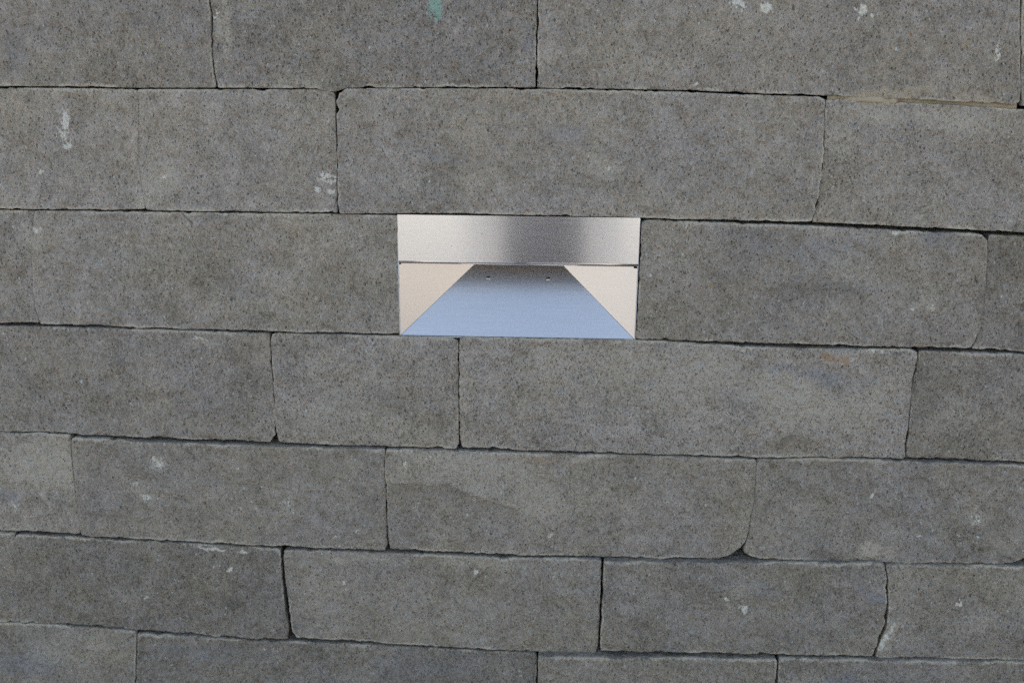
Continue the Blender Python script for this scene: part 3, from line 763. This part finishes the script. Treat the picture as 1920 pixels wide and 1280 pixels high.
TX, TY, TZ = 60.6, 52.5, 84.05          # where the funnel edges pass under the hood
kf = (HOOD + 24) / TZ                  # carried on behind it
bx, by, bz = HW - (HW - TX) * kf, TY * kf, TZ * kf
YW = 0.8; Y0 = -0.9                              # the front stands a hair proud
# hood: front sheet, rolled lower edge, short return
def hood():
    prof = [(Y0, HH)]
    prof.append((Y0, HOOD + 4.2))
    for a in range(1, 9):
        an = R(a * 90 / 8); prof.append((Y0 + 4.2 - 4.2 * math.cos(an), HOOD + 4.2 - 4.2 * math.sin(an)))
    prof.append((Y0 + 11, HOOD)); 
    inner = [(y + (1.0 if i < 2 else 0.9), z + (0.0 if i < 2 else 0.9)) for i, (y, z) in enumerate(prof)]
    loop = prof + inner[::-1]
    xs = (-HW - 0.3, HW + 0.6)
    bm = bmesh.new(); uvl = bm.loops.layers.uv.new('UVMap')
    rows = [[bm.verts.new((x / 1000, y / 1000, z / 1000)) for (y, z) in loop] for x in xs]
    n = len(loop)
    for i in range(n):
        j = (i + 1) % n; f = bm.faces.new((rows[0][i], rows[0][j], rows[1][j], rows[1][i])); f.smooth = 1 <= i <= 8
    for i in range(len(prof) - 1):
        a, b = i, i + 1; c, d = n - 1 - i, n - 2 - i
        bm.faces.new((rows[0][a], rows[0][c], rows[0][d], rows[0][b])); bm.faces.new((rows[1][a], rows[1][b], rows[1][d], rows[1][c]))
    bmesh.ops.recalc_face_normals(bm, faces=list(bm.faces))
    for f in bm.faces:
        for l in f.loops: l[uvl].uv = (l.vert.co.x + 1.7, l.vert.co.z - l.vert.co.y + 2.3)
    me = bpy.data.meshes.new('hood'); bm.to_mesh(me); bm.free()
    return link('hood', me, M_STEEL, light)
hood()
# left and right wedges, the sloped base between them
def on_side(x): return YW + (HW - abs(x)) / (HW - bx) * (by - YW)
nk = 4.5                                # small notch at the outer top corner, under the hood's end
plate('side_reflector', [(-HW, YW, 0.3), (-bx, by, bz), (-HW + 2.5, on_side(HW - 2.5), bz), (-HW + 2.5, on_side(HW - 2.5), HOOD - 1.4), (-HW, YW, HOOD - 1.4)], M_FUNNEL, bev=0)
plate('side_reflector', [(HW, YW, 0.3), (HW, YW, HOOD - 2.0), (HW - nk, on_side(HW - nk), HOOD - 2.0), (HW - nk, on_side(HW - nk), bz), (bx, by, bz)], M_FUNNEL, bev=0)
base = plate('base_reflector', [(-HW, YW, 0), (HW, YW, 0), (bx, by, bz), (-bx, by, bz)], M_BASE)
# casing let into the wall: sides, back, top and floor
def casing():
    bm = bmesh.new()
    def bxm(x0, x1, y0, y1, z0, z1):
        g = bmesh.ops.create_cube(bm, size=1)['verts']
        for v in g: v.co = Vector(((x0 + x1) / 2 + v.co.x * (x1 - x0), (y0 + y1) / 2 + v.co.y * (y1 - y0), (z0 + z1) / 2 + v.co.z * (z1 - z0))) / 1000
    bxm(-HW - 1.3, -HW - 0.1, 0.4, 110, -0.2, HH - 1.2); bxm(HW + 0.1, HW + 1.3, 0.4, 110, -0.2, HH - 1.2)
    bxm(-HW - 1.3, HW + 1.3, 110.2, 111.4, -0.2, HH - 1.2)
    bxm(-HW - 0.1, HW + 0.1, 0.6, 110, HH - 2.6, HH - 1.4); bxm(-HW - 0.1, HW + 0.1, 1.2, 110, -2.2, -1.2)
    me = bpy.data.meshes.new('casing'); bm.to_mesh(me); bm.free(); return link('casing', me, M_STEEL2, light)
M_STEEL2 = plain('casing_steel', (0.55, 0.53, 0.50, 1), 0.6, 200, 0.1, 0.0)
casing()
M_BOUNCE = plain('bounce_panel_grey', (0.32, 0.30, 0.27, 1), 0.5, 50, 0.03)
link('added_bounce_panel', box_mesh('added_bounce_panel', -.140, .140, .013, .050, (HOOD + 8) / 1000, (HOOD + 12) / 1000, .001), M_BOUNCE, light)  # unseen panel added to lift the dark reflection on the base
# two pan-head screws on the base
e1 = Vector((1, 0, 0)); e2 = Vector((0, by - YW, bz)).normalized(); e3 = e1.cross(e2)      # e3 points out of the base
if e3.y > 0: e3 = -e3
def screw(px, f):
    c = Vector((px, YW, 0)) + e2 * f
    bm = bmesh.new(); prev = None; N = 20
    for r_, h_ in ((3.0, 0.0), (3.0, 0.25), (2.2, 0.3), (2.1, 0.7), (1.6, 1.1), (0.8, 1.3)):
        ring = [bm.verts.new((c + e1 * r_ * math.cos(2 * math.pi * i / N) + e2 * r_ * math.sin(2 * math.pi * i / N) + e3 * h_) / 1000) for i in range(N)]
        if prev:
            for i in range(N): bm.faces.new((prev[i], prev[(i + 1) % N], ring[(i + 1) % N], ring[i])).smooth = True
        prev = ring
    bm.faces.new(prev)
    bmesh.ops.recalc_face_normals(bm, faces=list(bm.faces))
    me = bpy.data.meshes.new('screw'); bm.to_mesh(me); bm.free()
    s = link('screw', me, M_FASTENER, light); s.parent = base
sl = math.hypot(by - YW, bz)
screw(-40.3, 68.7 / bz * sl); screw(39.3, 68.6 / bz * sl)

# ------------------------------------------------------------------ ground in front of the wall
bm = bmesh.new()
for x, y in ((-450, -450), (450, -450), (450, 450), (-450, 450)): bm.verts.new((x, y, 0))
bm.faces.new(bm.verts)
me = bpy.data.meshes.new('ground'); bm.to_mesh(me); bm.free()
g = link('ground', me, M_PAVE); tag(g, kind='structure')

bm = bmesh.new()
for x, y in ((1.9, -30), (14, -30), (14, -0.6), (1.9, -0.6)): bm.verts.new((x, y, 0.004))
bm.faces.new(bm.verts)
me = bpy.data.meshes.new('added_warm_strip'); bm.to_mesh(me); bm.free()
tag(link('added_warm_strip', me, M_WARM_STRIP), kind='structure')  # unseen strip added for its warm reflection in the left side

# ------------------------------------------------------------------ the photographer, who shows as the dark band in the brushed steel
M_SKIN = plain('skin', (0.48, 0.28, 0.19, 1), 0.55, 90, 0.10)
M_JACKET = plain('grey_jacket', (0.40, 0.36, 0.34, 1), 0.9, 120, 0.3, 0, 0.001)
M_JEANS = plain('dark_jeans', (0.16, 0.16, 0.17, 1), 0.95, 300, 0.3, 0, 0.0006)
M_HAIR = plain('brown_hair', (0.05, 0.03, 0.018, 1), 0.6, 200, 0.4, 0, 0.002)
M_BLACK = plain('black_rubber', (0.018, 0.018, 0.019, 1), 0.5, 300, 0.2, 0, 0.0003)
M_EYE = plain('eye_white', (0.7, 0.68, 0.65, 1), 0.2, 10, 0.05)
M_GLASS = plain('lens_glass', (0.02, 0.015, 0.03, 1), 0.05, 10, 0.05)

def skinned(name, chains, mat, parent, root=0, lv=2):
    """chains: lists of (x, y, z, rx, ry); equal points are shared; grown into one surface"""
    V = []; E = []; RD = []; key = {}
    for ch in chains:
        prev = None
        for (x, y, z, rx, ry) in ch:
            q = (round(x, 4), round(y, 4), round(z, 4))
            if q not in key: key[q] = len(V); V.append((x, y, z)); RD.append((rx, ry))
            if prev is not None and prev != key[q]: E.append((prev, key[q]))
            prev = key[q]
    me = bpy.data.meshes.new(name); me.from_pydata(V, E, []); me.update()
    o = bpy.data.objects.new(name, me); COL.objects.link(o)
    sk = o.modifiers.new('skin', 'SKIN'); sk.use_smooth_shade = True
    if not me.skin_vertices: 
        bpy.context.view_layer.objects.active = o; bpy.ops.mesh.customdata_skin_add()
    for i, r_ in enumerate(RD):
        me.skin_vertices[0].data[i].radius = r_
        me.skin_vertices[0].data[i].use_root = (i == root)
    ss = o.modifiers.new('subsurf', 'SUBSURF'); ss.levels = lv; ss.render_levels = lv
    me.materials.append(mat)
    dg = bpy.context.evaluated_depsgraph_get()
    fin = bpy.data.meshes.new_from_object(o.evaluated_get(dg))
    o.modifiers.clear(); o.data = fin; fin.name = name
    if not fin.materials: fin.materials.append(mat)
    for f in fin.polygons: f.use_smooth = True
    o.parent = parent
    return o

person = empty('person', (0.03, -1.56, 0))
tag(person, label='person in pale grey jacket and jeans holding a camera, seen mirrored in the steel hood', category='person')
pel = (0, 0, .96, .085, .07)
def limb(sg):
    leg = [pel, (sg * .088, .0, .78, .070, .072), (sg * .105, .015, .50, .058, .06), (sg * .11, -.01, .10, .042, .045), (sg * .115, .03, .045, .042, .035), (sg * .125, .14, .03, .042, .026)]
    arm = [(0, .0, 1.37, .10, .07), (sg * .165, -.005, 1.405, .052, .055), (sg * .165, .09, 1.19, .044, .044), (sg * .135, .165, 1.455, .030, .034), (sg * .088, .185, 1.52, .030, .022), (sg * .078, .188, 1.565, .032, .017)]
    return leg, arm
lL, aL = limb(-1); lR, aR = limb(1)
spine = [pel, (0, .0, 1.12, .085, .065), (0, .0, 1.37, .10, .07), (0, .0, 1.485, .05, .052), (0, .018, 1.56, .055, .06)]
def finger(sg, i):
    x0 = sg * (.096 - .0155 * i); z = 1.590 + (.004, .010, .008, .0)[i]
    return [(sg * .078, .188, 1.565, .032, .017), (x0, .192, z, .0088, .0088), (x0 - sg * .004, .212, z + .022, .0082, .0082), (x0 - sg * .014, .222, z + .010, .0075, .0075), (x0 - sg * .022, .214, z - .004, .0065, .0065)]
def thumb(sg):
    return [(sg * .078, .188, 1.565, .032, .017), (sg * .056, .178, 1.552, .0115, .0115), (sg * .046, .168, 1.575, .010, .010), (sg * .041, .164, 1.592, .008, .008)]
body = skinned('body', [spine, lL, lR, aL, aR, thumb(-1), thumb(1)] + [finger(sg, i) for sg in (-1, 1) for i in range(4)], M_SKIN, person)
g_ = .013
def puff(ch, a, b, k=g_): return [(x, y, z, rx + k, ry + k) for (x, y, z, rx, ry) in ch[a:b]]
torso = [(0, 0, .800, .085, .065), (0, 0, .830, .128, .100), (0, 0, .95, .130, .102), (0, 0, 1.12, .118, .092), (0, .0, 1.37, .138, .100), (0, .0, 1.450, .068, .066)]
def sleeve(a): return [torso[4]] + [(x, y, z, rx + .018, ry + .018) for (x, y, z, rx, ry) in a[1:4]]
jacket = skinned('jacket', [torso, sleeve(aL), sleeve(aR)], M_JACKET, person)
waist = [(0, 0, 1.00, .07, .055), (0, 0, .96, .108, .088)]
def trouser(l): return [waist[1]] + [(x, y, z, rx + .020, ry + .020) for (x, y, z, rx, ry) in l[1:4]]
skinned('trousers', [waist, trouser(lL), trouser(lR)], M_JEANS, person)
for sg in (-1, 1):
    skinned('shoe', [[(sg * .11, -.035, .062, .045, .050), (sg * .115, .03, .050, .050, .045), (sg * .125, .12, .038, .050, .036), (sg * .13, .185, .032, .038, .028)]], M_BLACK, person)

def head():
    bm = bmesh.new(); bmesh.ops.create_uvsphere(bm, u_segments=48, v_segments=36, radius=1)
    for v in bm.verts:
        x, y, z = v.co
        w = .074 * (1 - .22 * max(0, -z) ** 1.5); dpt = .095 * (1 - .10 * max(0, -z)); hgt = .115
        X, Y, Z = x * w, y * dpt, z * hgt
        if y > 0:
            Y -= .010 * math.exp(-((abs(X) - .031) / .014) ** 2 - ((Z - .002) / .013) ** 2)           # eye hollows
            Y += .024 * math.exp(-(X / .011) ** 2 - ((Z + .026) / .014) ** 2) + .012 * math.exp(-(X / .008) ** 2 - ((Z + .008) / .018) ** 2)   # nose
            Y += .006 * math.exp(-(X / .026) ** 2 - ((Z + .060) / .007) ** 2) - .005 * math.exp(-(X / .022) ** 2 - ((Z + .054) / .0025) ** 2)  # lips
            Y += .007 * math.exp(-(X / .022) ** 2 - ((Z + .096) / .014) ** 2) + .004 * math.exp(-((abs(X) - .03) / .02) ** 2 - ((Z - .020) / .008) ** 2)
        v.co = (X, Y, Z)
    for f in bm.faces: f.smooth = True
    me = bpy.data.meshes.new('head'); bm.to_mesh(me); bm.free(); return me
HC = (0.0, .048, 1.632)
hd = link('head', head(), M_SKIN, person); hd.location = HC
def cap_mesh():
    bm = bmesh.new(); bmesh.ops.create_uvsphere(bm, u_segments=40, v_segments=30, radius=1)
    for v in bm.verts:
        x, y, z = v.co
        k = 1 + .04 * math.sin(9 * x + 3 * z) * math.sin(7 * y)
        v.co = (x * .082 * k, y * .104 * k - .004, z * .124 * k + .004)
    bmesh.ops.delete(bm, geom=[v for v in bm.verts if (v.co.y > .045 and v.co.z < .062) or v.co.z < -.055 or (v.co.y > .01 and v.co.z < .0)], context='VERTS')
    for f in bm.faces: f.smooth = True
    me = bpy.data.meshes.new('hair'); bm.to_mesh(me); bm.free(); return me
link('hair', cap_mesh(), M_HAIR, hd)
for sg in (-1, 1):
    bm = bmesh.new(); bmesh.ops.create_uvsphere(bm, u_segments=16, v_segments=12, radius=.0115)
    for f in bm.faces: f.smooth = True
    me = bpy.data.meshes.new('eye'); bm.to_mesh(me); bm.free()
    e = link('eye', me, M_EYE, hd); e.location = (sg * .031, .074, .002)
    bm = bmesh.new(); bmesh.ops.create_uvsphere(bm, u_segments=16, v_segments=12, radius=1)
    for v in bm.verts: v.co = (v.co.x * .010, v.co.y * .019, v.co.z * .032)
    for f in bm.faces: f.smooth = True
    me = bpy.data.meshes.new('ear'); bm.to_mesh(me); bm.free()
    link('ear', me, M_SKIN, hd).location = (sg * .074, -.008, -.006)

# the hand-held camera, on the line of sight and wholly behind the lens
hand_cam = empty('camera_body', (0.0365, -1.345, 1.6135))
tag(hand_cam, label='black camera with a short lens held up at the eye of the person', category='camera')
hand_cam.rotation_euler = (R(-16.5), 0, R(2.1))
def lathe(prof, N=32):
    bm = bmesh.new(); prev = None
    for r_, y in prof:
        ring = [bm.verts.new((r_ * math.cos(2 * math.pi * i / N), y, r_ * math.sin(2 * math.pi * i / N))) for i in range(N)]
        if prev:
            for i in range(N): bm.faces.new((prev[i], prev[(i + 1) % N], ring[(i + 1) % N], ring[i])).smooth = True
        prev = ring
    bm.faces.new(prev); bmesh.ops.recalc_face_normals(bm, faces=list(bm.faces)); return bm
def from_bm(name, bm, mat, parent):
    me = bpy.data.meshes.new(name); bm.to_mesh(me); bm.free(); return link(name, me, mat, parent)
from_bm('lens', lathe([(.033, .015), (.033, .03), (.036, .032), (.036, .058), (.034, .06), (.034, .074), (.030, .075), (.028, .068)]), M_BLACK, hand_cam)
from_bm('front_glass', lathe([(.0275, .0665), (.02, .0685), (.008, .0695)]), M_GLASS, hand_cam)
link('body_shell', box_mesh('body_shell', -.068, .068, -.035, .018, -.048, .032, .008), M_BLACK, hand_cam)
link('finder_hump', box_mesh('finder_hump', -.026, .026, -.045, .016, .030, .058, .009), M_BLACK, hand_cam)
link('grip', box_mesh('grip', .046, .074, -.03, .038, -.046, .030, .010), M_BLACK, hand_cam)
